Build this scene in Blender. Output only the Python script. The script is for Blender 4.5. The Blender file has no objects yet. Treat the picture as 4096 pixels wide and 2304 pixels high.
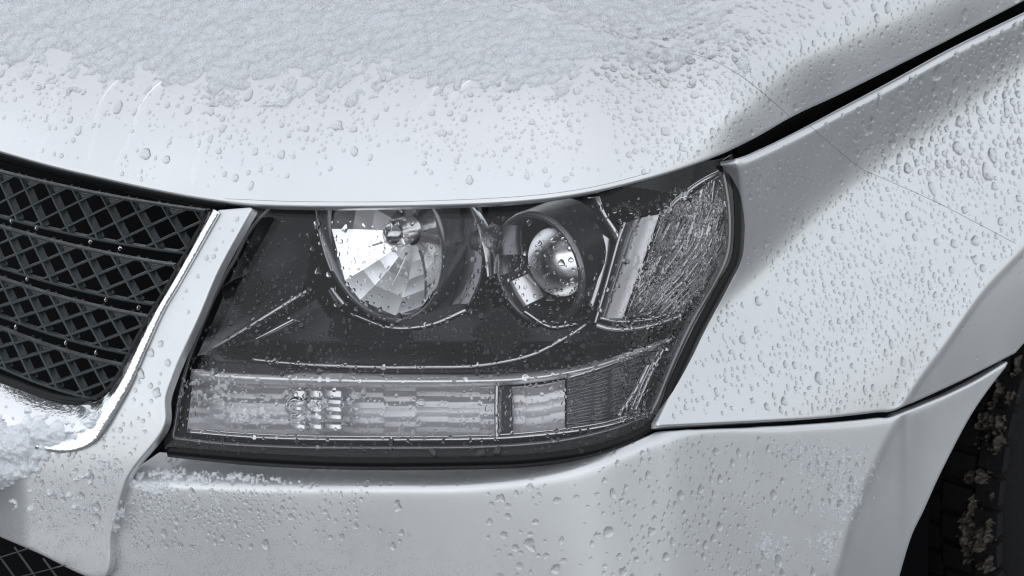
import bpy, math, random
import numpy as np
from mathutils import Vector, Matrix

rng = np.random.default_rng(11)
random.seed(11)
scene = bpy.context.scene
COL = scene.collection

# ------------------------------------------------------------------ camera
PITCH = math.radians(20.0); DIST = 2.2; Z0 = 0.80
FPX = 4096 * DIST / 0.9
CAM = np.array([0.0, -DIST * math.cos(PITCH), Z0 + DIST * math.sin(PITCH)])
cam_data = bpy.data.cameras.new('camera')
cam_data.sensor_width = 36.0
cam_data.lens = 36.0 * FPX / 4096
cam_data.clip_start = 0.05; cam_data.clip_end = 2000
cam = bpy.data.objects.new('camera', cam_data); COL.objects.link(cam)
cam.location = CAM; cam.rotation_euler = (math.pi / 2 - PITCH, 0, 0)
scene.camera = cam

# ------------------------------------------------------------------ world, sun, exposure
SUN_EL, SUN_AZ = math.radians(72), math.radians(-165)      # overcast, brightest high up in front of the car
world = bpy.data.worlds.new('World'); scene.world = world; world.use_nodes = True
wn = world.node_tree; wn.nodes.clear()
sky = wn.nodes.new('ShaderNodeTexSky'); sky.sky_type = 'NISHITA'; sky.sun_disc = False
sky.sun_elevation = SUN_EL; sky.sun_rotation = SUN_AZ
sky.air_density = 1.0; sky.dust_density = 0.15; sky.ozone_density = 1.0
hsv = wn.nodes.new('ShaderNodeHueSaturation'); hsv.inputs['Saturation'].default_value = 0.25
bg = wn.nodes.new('ShaderNodeBackground'); bg.inputs['Strength'].default_value = 0.15
wo = wn.nodes.new('ShaderNodeOutputWorld')
wn.links.new(sky.outputs[0], hsv.inputs['Color']); wn.links.new(hsv.outputs[0], bg.inputs['Color']); wn.links.new(bg.outputs[0], wo.inputs[0])
sun_d = bpy.data.lights.new('sun', 'SUN'); sun_d.energy = 0.8; sun_d.angle = math.radians(150); sun_d.color = (1.0, 0.97, 0.94)
sun = bpy.data.objects.new('sun', sun_d); COL.objects.link(sun)
sdir = Vector((math.sin(SUN_AZ) * math.cos(SUN_EL), math.cos(SUN_AZ) * math.cos(SUN_EL), math.sin(SUN_EL)))
sun.rotation_euler = sdir.to_track_quat('Z', 'Y').to_euler(); sun.location = (0, 0, 5)
vs = scene.view_settings
vs.view_transform = 'Standard'; vs.look = 'None'; vs.exposure = 0.54; vs.gamma = 1.0; vs.use_curve_mapping = False
scene.cycles.max_bounces = 14; scene.cycles.transmission_bounces = 12; scene.cycles.transparent_max_bounces = 24
scene.cycles.glossy_bounces = 6; scene.cycles.diffuse_bounces = 4
scene.cycles.use_denoising = True
scene.cycles.filter_width = 1.2

# ------------------------------------------------------------------ materials
def mat(name, base, rough=0.5, metal=0.0, **kw):
    m = bpy.data.materials.new(name); m.use_nodes = True
    b = m.node_tree.nodes['Principled BSDF']
    b.inputs['Base Color'].default_value = (*base, 1); b.inputs['Roughness'].default_value = rough; b.inputs['Metallic'].default_value = metal
    for k, v in kw.items(): b.inputs[k.replace('_', ' ')].default_value = v
    return m
def nodes(m): return m.node_tree.nodes, m.node_tree.links, m.node_tree.nodes['Principled BSDF']
def add_noise_var(m, scale, lo, hi, sock, detail=6.0, bump=None, bscale=None):
    n, l, b = nodes(m)
    tc = n.new('ShaderNodeTexCoord'); t = n.new('ShaderNodeTexNoise'); t.inputs['Scale'].default_value = scale; t.inputs['Detail'].default_value = detail
    l.new(tc.outputs['Object'], t.inputs['Vector'])
    r = n.new('ShaderNodeMapRange'); r.inputs['To Min'].default_value = lo; r.inputs['To Max'].default_value = hi
    r.inputs['From Min'].default_value = 0.25; r.inputs['From Max'].default_value = 0.75
    l.new(t.outputs['Fac'], r.inputs['Value']); l.new(r.outputs[0], b.inputs[sock])
    if bump:
        t2 = n.new('ShaderNodeTexNoise'); t2.inputs['Scale'].default_value = bscale; t2.inputs['Detail'].default_value = 4
        l.new(tc.outputs['Object'], t2.inputs['Vector'])
        bp = n.new('ShaderNodeBump'); bp.inputs['Strength'].default_value = bump; bp.inputs['Distance'].default_value = 0.001
        l.new(t2.outputs['Fac'], bp.inputs['Height']); l.new(bp.outputs[0], b.inputs['Normal'])

def paint_material(name, dirty):
    m = mat(name, (0.60, 0.61, 0.635), 0.36, 0.86, Coat_Weight=0.6, Coat_Roughness=0.06)
    n, l, b = nodes(m)
    tc = n.new('ShaderNodeTexCoord')
    fl = n.new('ShaderNodeTexNoise'); fl.inputs['Scale'].default_value = 2600; fl.inputs['Detail'].default_value = 2   # metal flake
    l.new(tc.outputs['Object'], fl.inputs['Vector'])
    film = n.new('ShaderNodeTexNoise'); film.inputs['Scale'].default_value = 14; film.inputs['Detail'].default_value = 7; film.inputs['Roughness'].default_value = 0.65
    l.new(tc.outputs['Object'], film.inputs['Vector'])
    mr = n.new('ShaderNodeMapRange'); mr.inputs['From Min'].default_value = 0.3; mr.inputs['From Max'].default_value = 0.7
    mr.inputs['To Min'].default_value = 0.36; mr.inputs['To Max'].default_value = 0.46
    l.new(film.outputs['Fac'], mr.inputs['Value']); l.new(mr.outputs[0], b.inputs['Roughness'])
    cr = n.new('ShaderNodeMix'); cr.data_type = 'RGBA'
    cr.inputs[6].default_value = (0.57, 0.585, 0.60, 1); cr.inputs[7].default_value = (0.66, 0.675, 0.685, 1)
    l.new(fl.outputs['Fac'], cr.inputs[0]); last = cr.outputs[2]
    bp = n.new('ShaderNodeBump'); bp.inputs['Strength'].default_value = 0.04; bp.inputs['Distance'].default_value = 0.0004
    l.new(fl.outputs['Fac'], bp.inputs['Height']); l.new(bp.outputs[0], b.inputs['Normal'])
    # road grime: fine specks, thicker the lower the panel
    sp = n.new('ShaderNodeTexVoronoi'); sp.inputs['Scale'].default_value = 560; sp.inputs['Randomness'].default_value = 1
    l.new(tc.outputs['Object'], sp.inputs['Vector'])
    sr = n.new('ShaderNodeMapRange'); sr.inputs['From Min'].default_value = 0.46; sr.inputs['From Max'].default_value = 0.22
    l.new(sp.outputs['Distance'], sr.inputs['Value'])
    cl = n.new('ShaderNodeTexNoise'); cl.inputs['Scale'].default_value = 90; cl.inputs['Detail'].default_value = 5
    l.new(tc.outputs['Object'], cl.inputs['Vector'])
    cm = n.new('ShaderNodeMapRange'); cm.inputs['From Min'].default_value = 0.40; cm.inputs['From Max'].default_value = 0.60
    l.new(cl.outputs['Fac'], cm.inputs['Value'])
    ge = n.new('ShaderNodeNewGeometry'); sx = n.new('ShaderNodeSeparateXYZ'); l.new(ge.outputs['Position'], sx.inputs[0])
    zr = n.new('ShaderNodeMapRange')
    zr.inputs['From Min'].default_value = 0.575 if dirty else 0.50; zr.inputs['From Max'].default_value = 0.49 if dirty else 0.4
    l.new(sx.outputs['Z'], zr.inputs['Value'])
    xr = n.new('ShaderNodeMapRange'); xr.inputs['From Min'].default_value = 0.10; xr.inputs['From Max'].default_value = -0.15
    xr.inputs['To Min'].default_value = 0.05
    l.new(sx.outputs['X'], xr.inputs['Value'])
    mu = n.new('ShaderNodeMath'); mu.operation = 'MULTIPLY'; l.new(sr.outputs[0], mu.inputs[0]); l.new(cm.outputs[0], mu.inputs[1])
    mu2 = n.new('ShaderNodeMath'); mu2.operation = 'MULTIPLY'; l.new(mu.outputs[0], mu2.inputs[0]); l.new(zr.outputs[0], mu2.inputs[1])
    mu3 = n.new('ShaderNodeMath'); mu3.operation = 'MULTIPLY'; l.new(mu2.outputs[0], mu3.inputs[0]); l.new(xr.outputs[0], mu3.inputs[1])
    mx = n.new('ShaderNodeMix'); mx.data_type = 'RGBA'; mx.inputs[7].default_value = (0.26, 0.24, 0.22, 1)
    l.new(mu3.outputs[0], mx.inputs[0]); l.new(last, mx.inputs[6]); l.new(mx.outputs[2], b.inputs['Base Color'])
    mt = n.new('ShaderNodeMapRange'); mt.inputs['To Min'].default_value = 0.86; mt.inputs['To Max'].default_value = 0.1
    l.new(mu3.outputs[0], mt.inputs['Value']); l.new(mt.outputs[0], b.inputs['Metallic'])
    return m
M = {}
M['paint'] = paint_material('silver_paint', False)
M['paint_low'] = paint_material('silver_paint_grimy', True)
M['chrome'] = mat('chrome', (0.86, 0.88, 0.90), 0.05, 1.0); add_noise_var(M['chrome'], 60, 0.03, 0.12, 'Roughness', bump=0.4, bscale=230)
M['mirror'] = mat('reflector_chrome', (0.95, 0.955, 0.96), 0.2, 1.0)
M['satin'] = mat('satin_chrome', (0.55, 0.55, 0.56), 0.2, 1.0)
M['bright'] = mat('bright_trim', (0.86, 0.86, 0.87), 0.3, 0.7)
M['frosted'] = mat('frosted_signal_reflector', (0.62, 0.62, 0.635), 0.42, 0.7)
M['smoke'] = mat('smoked_chrome', (0.010, 0.010, 0.012), 0.36, 0.3); add_noise_var(M['smoke'], 40, 0.22, 0.4, 'Roughness')
M['smoke_light'] = mat('grey_bezel', (0.20, 0.20, 0.21), 0.25, 0.8)
M['black'] = mat('black_plastic', (0.006, 0.0065, 0.007), 0.45, Specular_IOR_Level=0.25); add_noise_var(M['black'], 160, 0.3, 0.55, 'Roughness', bump=0.2, bscale=900)
M['grille'] = mat('wet_grille_plastic', (0.026, 0.033, 0.036), 0.24, Specular_IOR_Level=0.45); add_noise_var(M['grille'], 220, 0.2, 0.5, 'Roughness', bump=0.3, bscale=420)
M['rubber'] = mat('seal_rubber', (0.004, 0.004, 0.0045), 0.4, Specular_IOR_Level=0.2)
M['tyre'] = mat('tyre_rubber', (0.007, 0.007, 0.0075), 0.8, Specular_IOR_Level=0.2); add_noise_var(M['tyre'], 120, 0.6, 0.9, 'Roughness', bump=0.5, bscale=300)
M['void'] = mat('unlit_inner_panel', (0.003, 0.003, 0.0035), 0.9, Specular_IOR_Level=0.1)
M['line'] = mat('film_edge_line', (0.24, 0.24, 0.26), 0.5)
M['asphalt'] = mat('wet_slushy_asphalt', (0.11, 0.11, 0.115), 0.55)

def glassy(name, ior, tint=(1, 1, 1), rough=0.0):
    return mat(name, tint, rough, 0.0, IOR=ior, Transmission_Weight=1.0)
M['water'] = glassy('water', 1.333)
M['clear'] = glassy('projector_glass', 1.5)
def lens_material():
    m = bpy.data.materials.new('clear_lens'); m.use_nodes = True; n = m.node_tree.nodes; l = m.node_tree.links; n.clear()
    out = n.new('ShaderNodeOutputMaterial'); mix = n.new('ShaderNodeMixShader'); tr = n.new('ShaderNodeBsdfTransparent'); gl = n.new('ShaderNodeBsdfGlossy')
    fr = n.new('ShaderNodeFresnel'); fr.inputs['IOR'].default_value = 1.42
    tr.inputs['Color'].default_value = (0.94, 0.94, 0.945, 1); gl.inputs['Roughness'].default_value = 0.0
    tc = n.new('ShaderNodeTexCoord'); t = n.new('ShaderNodeTexNoise'); t.inputs['Scale'].default_value = 120; t.inputs['Detail'].default_value = 3
    l.new(tc.outputs['Object'], t.inputs['Vector'])
    bp = n.new('ShaderNodeBump'); bp.inputs['Strength'].default_value = 0.02; bp.inputs['Distance'].default_value = 0.001
    l.new(t.outputs['Fac'], bp.inputs['Height']); l.new(bp.outputs[0], gl.inputs['Normal'])
    l.new(fr.outputs[0], mix.inputs[0]); l.new(tr.outputs[0], mix.inputs[1]); l.new(gl.outputs[0], mix.inputs[2]); l.new(mix.outputs[0], out.inputs[0])
    return m
M['lens'] = lens_material()
def snow_material(name, col, trans):
    m = mat(name, col, 0.32, 0.0, Subsurface_Weight=0.35, Subsurface_Scale=0.004, Transmission_Weight=trans, IOR=1.31)
    b = m.node_tree.nodes['Principled BSDF']; b.inputs['Subsurface Radius'].default_value = (1.0, 1.0, 1.1)
    add_noise_var(m, 300, 0.15, 0.5, 'Roughness', bump=0.25, bscale=500)
    return m
M['slush'] = snow_material('wet_slush', (0.93, 0.95, 0.97), 0.72)
M['slush'].node_tree.nodes['Principled BSDF'].inputs['Subsurface Weight'].default_value = 0.0
M['snow'] = snow_material('snow', (0.76, 0.79, 0.82), 0.25)
M['dirty_snow'] = snow_material('dirty_snow', (0.042, 0.036, 0.029), 0.0)

# ------------------------------------------------------------------ pixel of the photograph -> point at depth Y
def ray_pt(px, py, Y):
    px = np.asarray(px, float); py = np.asarray(py, float)
    a = px - 2048.0; b = 1152.0 - py; cp, sp = math.cos(PITCH), math.sin(PITCH)
    dx, dy, dz = a, FPX * cp + b * sp, -FPX * sp + b * cp
    t = (Y - CAM[1]) / dy
    return np.stack([CAM[0] + t * dx, CAM[1] + t * dy, CAM[2] + t * dz], -1)
def cr(xs, ys):
    """smooth (monotone cubic) curve through points"""
    xs = np.array(xs, float); ys = np.array(ys, float); h = np.diff(xs); d = np.diff(ys) / h
    m = np.zeros(len(xs)); m[0] = d[0]; m[-1] = d[-1]
    for i in range(1, len(xs) - 1):
        m[i] = (d[i - 1] * h[i] + d[i] * h[i - 1]) / (h[i] + h[i - 1])
    def f(x):
        x = np.asarray(x, float); i = np.clip(np.searchsorted(xs, x) - 1, 0, len(h) - 1)
        t = (x - xs[i]) / h[i]; tt = np.clip(t, -3, 4)
        y = ((2*t**3 - 3*t**2 + 1) * ys[i] + (t**3 - 2*t**2 + t) * h[i] * m[i] + (-2*t**3 + 3*t**2) * ys[i+1] + (t**3 - t**2) * h[i] * m[i+1])
        y = np.where(x < xs[0], ys[0] + m[0] * (x - xs[0]), y); y = np.where(x > xs[-1], ys[-1] + m[-1] * (x - xs[-1]), y)
        return y
    return f
def sstep(a, b, x):
    t = np.clip((x - a) / (b - a), 0, 1); return t * t * (3 - 2 * t)

# plan curve of the nose: how far the skin falls back from the front corner (thousands of photo pixels -> metres)
L = cr([-.4, -.15, 0, .65, 1.0, 1.5, 1.9, 2.2, 2.4, 2.6, 2.8, 2.95, 3.5, 4.1, 4.5], [.24, .215, .2, .135, .097, .048, .016, .004, .013, .045, .087, .12, .245, .38, .475])

class TPS:
    def __init__(s, pts, lam=1e-6):
        p = np.array(pts, float); s.c = p[:, :2]; n = len(p)
        K = s.k(s.c); A = np.zeros((n + 3, n + 3)); A[:n, :n] = K + lam * np.eye(n); A[:n, n] = 1; A[:n, n+1:] = s.c; A[n, :n] = 1; A[n+1:, :n] = s.c.T
        s.w = np.linalg.solve(A, np.concatenate([p[:, 2], np.zeros(3)]))
    def k(s, q):
        r2 = ((q[:, None, :] - s.c[None]) ** 2).sum(-1); return 0.5 * r2 * np.log(r2 + 1e-12)
    def __call__(s, x, y):
        sh = np.shape(x); q = np.stack([np.ravel(x), np.ravel(y)], -1); out = np.empty(len(q))
        for i in range(0, len(q), 20000):
            c = q[i:i+20000]; out[i:i+20000] = s.k(c) @ s.w[:-3] + s.w[-3] + c @ s.w[-2:]
        return out.reshape(sh)

HOOD_PTS = []
def hp(x, lst):
    for y, Y in lst: HOOD_PTS.append((x, y, Y))
hp(-.2, [(.55, .362), (.40, .378), (.25, .405), (.10, .448), (-.05, .50), (-.3, .60)])
hp(.0, [(.605, .337), (.45, .354), (.3, .381), (.15, .424), (0, .478), (-.3, .585)])
hp(.65, [(.763, .251), (.6, .268), (.42, .296), (.28, .330), (.12, .385), (-.05, .455), (-.3, .57)])
hp(1.5, [(.822, .154), (.6, .179), (.4, .212), (.25, .252), (.1, .312), (-.05, .392), (-.3, .53)])
hp(2.1, [(.80, .118), (.58, .144), (.4, .175), (.25, .215), (.1, .276), (-.05, .362), (-.3, .51)])
hp(2.4, [(.757, .124), (.55, .150), (.4, .178), (.25, .220), (.1, .284), (-.05, .366), (-.3, .515)])
hp(2.7, [(.69, .157), (.52, .174), (.4, .196), (.25, .238), (.1, .298), (-.05, .380), (-.3, .525)])
hp(2.95, [(.585, .200), (.45, .204), (.3, .224), (.15, .270), (0, .340), (-.3, .50)])
hp(3.2, [(.452, .283), (.3, .284), (.116, .306), (0, .350), (-.3, .50)])
hp(3.4, [(.355, .341), (.21, .342), (.06, .356), (-.08, .394)])
hp(3.6, [(.255, .400), (.12, .400), (0, .409), (-.15, .440), (-.35, .52)])
hp(3.85, [(.125, .473), (0, .472), (-.14, .486), (-.3, .53)])
hp(4.1, [(0, .547), (-.12, .546), (-.3, .566)])
hp(4.45, [(-.17, .648), (-.4, .652)])
hood_tps = TPS(HOOD_PTS, 2e-5)

EDGE_HOOD = cr([-.2, 0, .207, .414, .621, .828, 1.006, 1.2, 1.431, 1.749, 2.067, 2.226, 2.385, 2.544, 2.7, 2.896, 3.031, 3.157, 3.355, 3.552, 3.761, 4.096, 4.45],
               [.545, .604, .662, .711, .757, .794, .815, .822, .823, .818, .803, .787, .760, .723, .679, .609, .543, .470, .377, .279, .174, 0.0, -.185])
GAP_LOW = cr([2.94, 3.053, 3.216, 3.355, 3.552, 3.761, 4.096, 4.45], [.640, .592, .511, .436, .331, .215, .049, -.127])
BAND = cr([2.6, 3.0, 3.3, 3.5, 3.8, 4.1, 4.45], [1.42, 1.08, .80, .65, .45, .25, .02])

def lens_Y(x, y): return L(x) + (.13 - .05 * sstep(2.2, 2.95, x)) * (1.85 - y)
def hood_Y(x, y): return hood_tps(x, y)
_sg = np.linspace(-.6, 2.4, 1501)
_sl = -.045 + .215 * sstep(-.14, .18, _sg) - .03 * sstep(.3, .6, _sg) - .05 * sstep(.6, 1.1, _sg)
_si = np.concatenate([[0], np.cumsum((_sl[1:] + _sl[:-1]) / 2 * np.diff(_sg))])
CREASE_F = cr([3.3, 3.61, 3.681, 3.768, 3.935, 4.085, 4.3], [2.05, 1.612, 1.50, 1.383, 1.147, .985, .74])   # arch-flare crease, y(x)
def fender_Y(x, y):
    b = BAND(x)
    Y = L(x) + .004 + np.interp(1.69 - b, _sg, _si) - np.interp(y - b, _sg, _si)
    # arch flare: past the crease the skin turns out towards the wheel
    s = np.clip(y - CREASE_F(x), 0, 2)
    Y = Y + .06 * s * sstep(0, .05, s) - .0010 * np.exp(-((y - CREASE_F(x)) / .035) ** 2) * sstep(3.4, 3.6, x)
    # rolled upper edge along the bonnet gap
    g = y - GAP_LOW(x); Y = Y + .010 * np.clip(1 - g / .045, 0, 1.6) ** 2 * sstep(2.9, 3.0, x)
    return Y
CREASE_B = cr([.4, .64, 1.04, 1.5, 1.9, 2.1, 2.24, 2.39, 2.6, 2.72, 3.2, 3.6, 4.05], [1.925, 1.935, 1.952, 1.952, 1.945, 1.925, 1.90, 1.858, 1.775, 1.738, 1.714, 1.665, 1.445])
FLARE_B = cr([3.2, 3.333, 3.416, 3.485, 3.561, 3.75], [2.62, 2.304, 2.014, 1.847, 1.688, 1.42])
SEAM = cr([2.63, 3.0, 3.277, 3.5, 3.596, 3.832, 4.067, 4.3], [1.706, 1.698, 1.682, 1.66, 1.645, 1.536, 1.425, 1.29])
def bumper_Y(x, y):
    B = bumper_raw(x, y); q = SEAM(x); m = sstep(2.62, 2.85, x)
    return B + (fender_Y(x, q) - .001 - bumper_raw(x, q + .02)) * m * np.exp(-(np.clip(y - q, 0, 9) / .45) ** 2)
def bumper_raw(x, y):
    s = y - CREASE_B(x)
    up = -.5 * (np.sqrt(s * s + .012 ** 2) - s)                 # negative above the crease, rounded
    amt = .29 - .12 * sstep(2.5, 3.0, x)
    Y = L(x) - .001 - up * amt - (.036 + .036 * sstep(2.15, 2.8, x)) * np.clip(s, 0, 1)
    f = np.clip(y - FLARE_B(x), 0, 2)
    Y = Y + .035 * f * sstep(0, .10, f)
    return Y
def nose_Y(x, y):
    u = 1.85 - y; Y = L(x) + .085 * u + .045 * (np.sqrt(u * u + .2 ** 2) - .2) - .024 + .021 * sstep(1.15, 2.15, y)
    return Y + 2.7 * np.clip(.12 - x, 0, 1) ** 2 * sstep(1.85, 2.05, y)

class Field:
    def __init__(s, f): s.f = f
    def Y(s, px, py): return s.f(np.asarray(px, float) / 1000, np.asarray(py, float) / 1000)
    def pt(s, px, py, off=0.0):
        p = ray_pt(px, py, s.Y(px, py))
        if np.any(off): p = p + s.nrm(px, py) * np.asarray(off)[..., None] if np.ndim(off) else p + s.nrm(px, py) * off
        return p
    def nrm(s, px, py, e=2.0):
        px = np.asarray(px, float); py = np.asarray(py, float)
        a = ray_pt(px + e, py, s.Y(px + e, py)) - ray_pt(px - e, py, s.Y(px - e, py))
        b = ray_pt(px, py - e, s.Y(px, py - e)) - ray_pt(px, py + e, s.Y(px, py + e))
        n = np.cross(a, b); n /= np.linalg.norm(n, axis=-1, keepdims=True)
        v = CAM - ray_pt(px, py, s.Y(px, py)); sg = np.sign((n * v).sum(-1, keepdims=True)); return n * np.where(sg == 0, 1, sg)
F_lens, F_hood, F_fender, F_bumper, F_nose = (Field(f) for f in (lens_Y, hood_Y, fender_Y, bumper_Y, nose_Y))

# ------------------------------------------------------------------ objects
def new_obj(name, verts, faces, m, parent=None, smooth=True, loc=None):
    me = bpy.data.meshes.new(name)
    me.from_pydata([tuple(v) for v in np.asarray(verts)] if not isinstance(verts, list) else verts, [], faces if isinstance(faces, list) else faces.tolist())
    me.materials.append(m)
    if smooth: me.polygons.foreach_set('use_smooth', np.ones(len(me.polygons), bool))
    me.update()
    o = bpy.data.objects.new(name, me); COL.objects.link(o)
    if loc is not None: o.location = loc
    if parent is not None: attach(o, parent)
    return o
ROOTS = {}
def attach(o, parent):
    o.parent = parent
    o.matrix_parent_inverse = Matrix.Translation(-Vector(ROOTS.get(parent.name, (0, 0, 0))))
def tag(o, label=None, cat=None, group=None, kind=None):
    for k, v in (('label', label), ('category', cat), ('group', group), ('kind', kind)):
        if v: o[k] = v
    return o
CAR_AT = (0.35, 1.2, 0.0)
car = bpy.data.objects.new('car', None); COL.objects.link(car); car.location = CAR_AT; ROOTS['car'] = CAR_AT
tag(car, 'silver car seen close at its front corner, wet headlight, hood and fender dotted with water', 'car')

def smooth_path(pts, n=200, corners=()):
    """Catmull-Rom through pixel points, arc-length resampled to n"""
    p = np.array(pts, float); out = []
    for i in range(len(p) - 1):
        a = p[i - 1] if i > 0 and i not in corners else 2 * p[i] - p[i + 1]
        d = p[i + 2] if i + 2 < len(p) and i + 1 not in corners else 2 * p[i + 1] - p[i]
        b, c = p[i], p[i + 1]; t = np.linspace(0, 1, 24, endpoint=False)[:, None]
        out.append(.5 * (2*b + (c - a)*t + (2*a - 5*b + 4*c - d)*t**2 + (-a + 3*b - 3*c + d)*t**3))
    out.append(p[-1:]); q = np.concatenate(out)
    s = np.concatenate([[0], np.cumsum(np.linalg.norm(np.diff(q, axis=0), axis=1))]); u = np.linspace(0, s[-1], n)
    return np.stack([np.interp(u, s, q[:, k]) for k in range(q.shape[1])], -1)
def coons(top, bottom, left, right, warp_v=None):
    """top/bottom: (nu,2) left->right, left/right: (nv,2) top->bottom -> (nv,nu,2)"""
    nu, nv = len(top), len(left)
    u = np.linspace(0, 1, nu)[None, :, None]; v = np.linspace(0, 1, nv)[:, None, None]
    return ((1 - v) * top[None] + v * bottom[None] + (1 - u) * left[:, None] + u * right[:, None]
            - (1 - u) * (1 - v) * top[0] - u * (1 - v) * top[-1] - (1 - u) * v * bottom[0] - u * v * bottom[-1])
def grid_faces(nv, nu, flip=False):
    i = np.arange(nv - 1)[:, None] * nu + np.arange(nu - 1)[None]
    f = np.stack([i, i + nu, i + nu + 1, i + 1], -1).reshape(-1, 4)
    return f[:, ::-1] if flip else f
def border_idx(nv, nu):
    return np.concatenate([np.arange(nu), np.arange(1, nv) * nu + nu - 1, (nv - 1) * nu + np.arange(nu - 2, -1, -1), np.arange(nv - 2, 0, -1) * nu])
def panel(name, grid_px, field, m, parent, roll=.0025, depth=.014, label=None):
    """sheet over a pixel grid with a rolled, folded-back hem all round"""
    nv, nu = grid_px.shape[:2]
    P = field.pt(grid_px[..., 0], grid_px[..., 1]); N = field.nrm(grid_px[..., 0], grid_px[..., 1])
    V = P.reshape(-1, 3); NN = N.reshape(-1, 3); bi = border_idx(nv, nu)
    faces = grid_faces(nv, nu).tolist(); allv = [V]; base = len(V)
    b = V[bi]; nb = NN[bi]; t = np.roll(b, -1, 0) - np.roll(b, 1, 0); t /= np.linalg.norm(t, axis=1, keepdims=True) + 1e-9
    o = np.cross(t, nb); cen = V.mean(0); # outward in-surface direction
    inner = V[np.concatenate([nu + np.clip(np.arange(nu), 1, nu - 2), np.arange(1, nv) * nu + nu - 2, (nv - 2) * nu + np.clip(np.arange(nu - 2, -1, -1), 1, nu - 2), np.arange(nv - 2, 0, -1) * nu + 1])]
    sg = np.sign(((b - inner) * o).sum(1, keepdims=True)); o = o * np.where(sg == 0, 1, sg)
    prev = bi; K = len(bi)
    for (oo, dd) in ((.45, .12), (.8, .45), (1.0, 1.0), (1.0, None)):
        ring = b + o * roll * oo - nb * (roll * dd if dd is not None else depth)
        cur = base + np.arange(K); base += K; allv.append(ring)
        faces += [[int(prev[k]), int(prev[(k + 1) % K]), int(cur[(k + 1) % K]), int(cur[k])] for k in range(K)]
        prev = cur
    ob = new_obj(name, np.concatenate(allv), faces, m, parent)
    if label: ob['label'] = label
    return ob
def sheet(name, grid_px, Yf, m, parent, thick=0.0, smooth=True):
    nv, nu = grid_px.shape[:2]
    P = ray_pt(grid_px[..., 0], grid_px[..., 1], Yf).reshape(-1, 3)
    o = new_obj(name, P, grid_faces(nv, nu), m, parent, smooth)
    if thick:
        md = o.modifiers.new('thickness', 'SOLIDIFY'); md.thickness = thick; md.offset = -1
    return o
def tube(name, path, r, m, parent, seg=8, squash=1.0, close=False, label=None):
    path = np.asarray(path, float); n = len(path); r = np.broadcast_to(r, (n,))
    t = np.gradient(path, axis=0); t /= np.linalg.norm(t, axis=1, keepdims=True) + 1e-12
    v = CAM - path; v /= np.linalg.norm(v, axis=1, keepdims=True)
    a = np.cross(t, v); a /= np.linalg.norm(a, axis=1, keepdims=True) + 1e-12; b = np.cross(a, t)
    th = np.linspace(0, 2 * np.pi, seg, endpoint=False)
    V = (path[:, None] + r[:, None, None] * (a[:, None] * np.cos(th)[None, :, None] + b[:, None] * squash * np.sin(th)[None, :, None])).reshape(-1, 3)
    F = []
    for i in range(n - 1):
        for k in range(seg): F.append([i*seg + k, i*seg + (k+1) % seg, (i+1)*seg + (k+1) % seg, (i+1)*seg + k])
    F.append(list(range(seg))[::-1]); F.append([(n-1)*seg + k for k in range(seg)])
    o = new_obj(name, V, F, m, parent)
    if label: o['label'] = label
    return o

# ------------------------------------------------------------------ ground below the car (out of frame, lit with it)
g = new_obj('ground', [(-300, -300, 0), (300, -300, 0), (300, 300, 0), (-300, 300, 0)], [[0, 1, 2, 3]], M['asphalt'])
tag(g, 'wet grey asphalt under the car', 'ground', kind='structure'); add_noise_var(M['asphalt'], 3, .35, .8, 'Roughness')

# ------------------------------------------------------------------ noise
def _h3(ix, iy, iz):
    n = (ix * 374761393 + iy * 668265263 + iz * 2147483647 + 1013904223) & 0xFFFFFFFF
    n = ((n ^ (n >> 13)) * 1274126177) & 0xFFFFFFFF; n = n ^ (n >> 16)
    return (n & 0xFFFF) / 65535.0
def vnoise(p):
    i = np.floor(p).astype(np.int64); f = p - i; f = f * f * f * (f * (f * 6 - 15) + 10); r = 0
    for a in (0, 1):
        for b in (0, 1):
            for c in (0, 1):
                w = (f[..., 0] if a else 1 - f[..., 0]) * (f[..., 1] if b else 1 - f[..., 1]) * (f[..., 2] if c else 1 - f[..., 2])
                r = r + w * _h3(i[..., 0] + a, i[..., 1] + b, i[..., 2] + c)
    return r
def fbm(p, octv=4, lac=2.03, gain=.5):
    r = 0; a = 1; s = 0
    for o in range(octv): r = r + a * vnoise(p + 17.3 * o); s += a; a *= gain; p = p * lac
    return r / s

# ------------------------------------------------------------------ body panels
xs = np.linspace(-200, 4430, 330)
e = EDGE_HOOD(xs / 1000) * 1000 - 3; tp = np.minimum(-280, e - 130)
vv = np.concatenate([np.linspace(0, .06, 6)[:-1], np.linspace(.06, 1, 80)])
hood_grid = np.stack([np.broadcast_to(xs, (len(vv), len(xs))), e[None] + (tp - e)[None] * vv[:, None]], -1)[::-1]
hood = panel('hood', hood_grid, F_hood, M['paint'], car, roll=.0025, depth=.016)

NU, NV = 150, 170
gx = np.linspace(2948, 4430, NU)
f_top = np.stack([gx, GAP_LOW(gx / 1000) * 1000 + 4], -1); f_top[0] = (2951, 643)
f_left = smooth_path([(2951, 643), (2968, 724), (2978, 848), (2976, 948), (2966, 1029), (2942, 1097), (2898, 1171), (2848, 1262), (2786, 1377), (2737, 1480), (2691, 1577), (2634, 1697)], NV)
f_bot = smooth_path([(2634, 1697), (3000, 1681), (3277, 1666), (3500, 1643), (3596, 1628), (3832, 1524), (4062, 1408)], NU)
f_right = smooth_path([(4430, f_top[-1][1]), (4470, 500), (4440, 960), (4250, 1190), (4120, 1342), (4062, 1408)], NV)
f_top = smooth_path(f_top[::8], NU); f_top[-1] = f_right[0]
fender = panel('front_fender', coons(f_top, f_bot, f_left, f_right), F_fender, M['paint'], car, roll=.0022, depth=.018)

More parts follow.
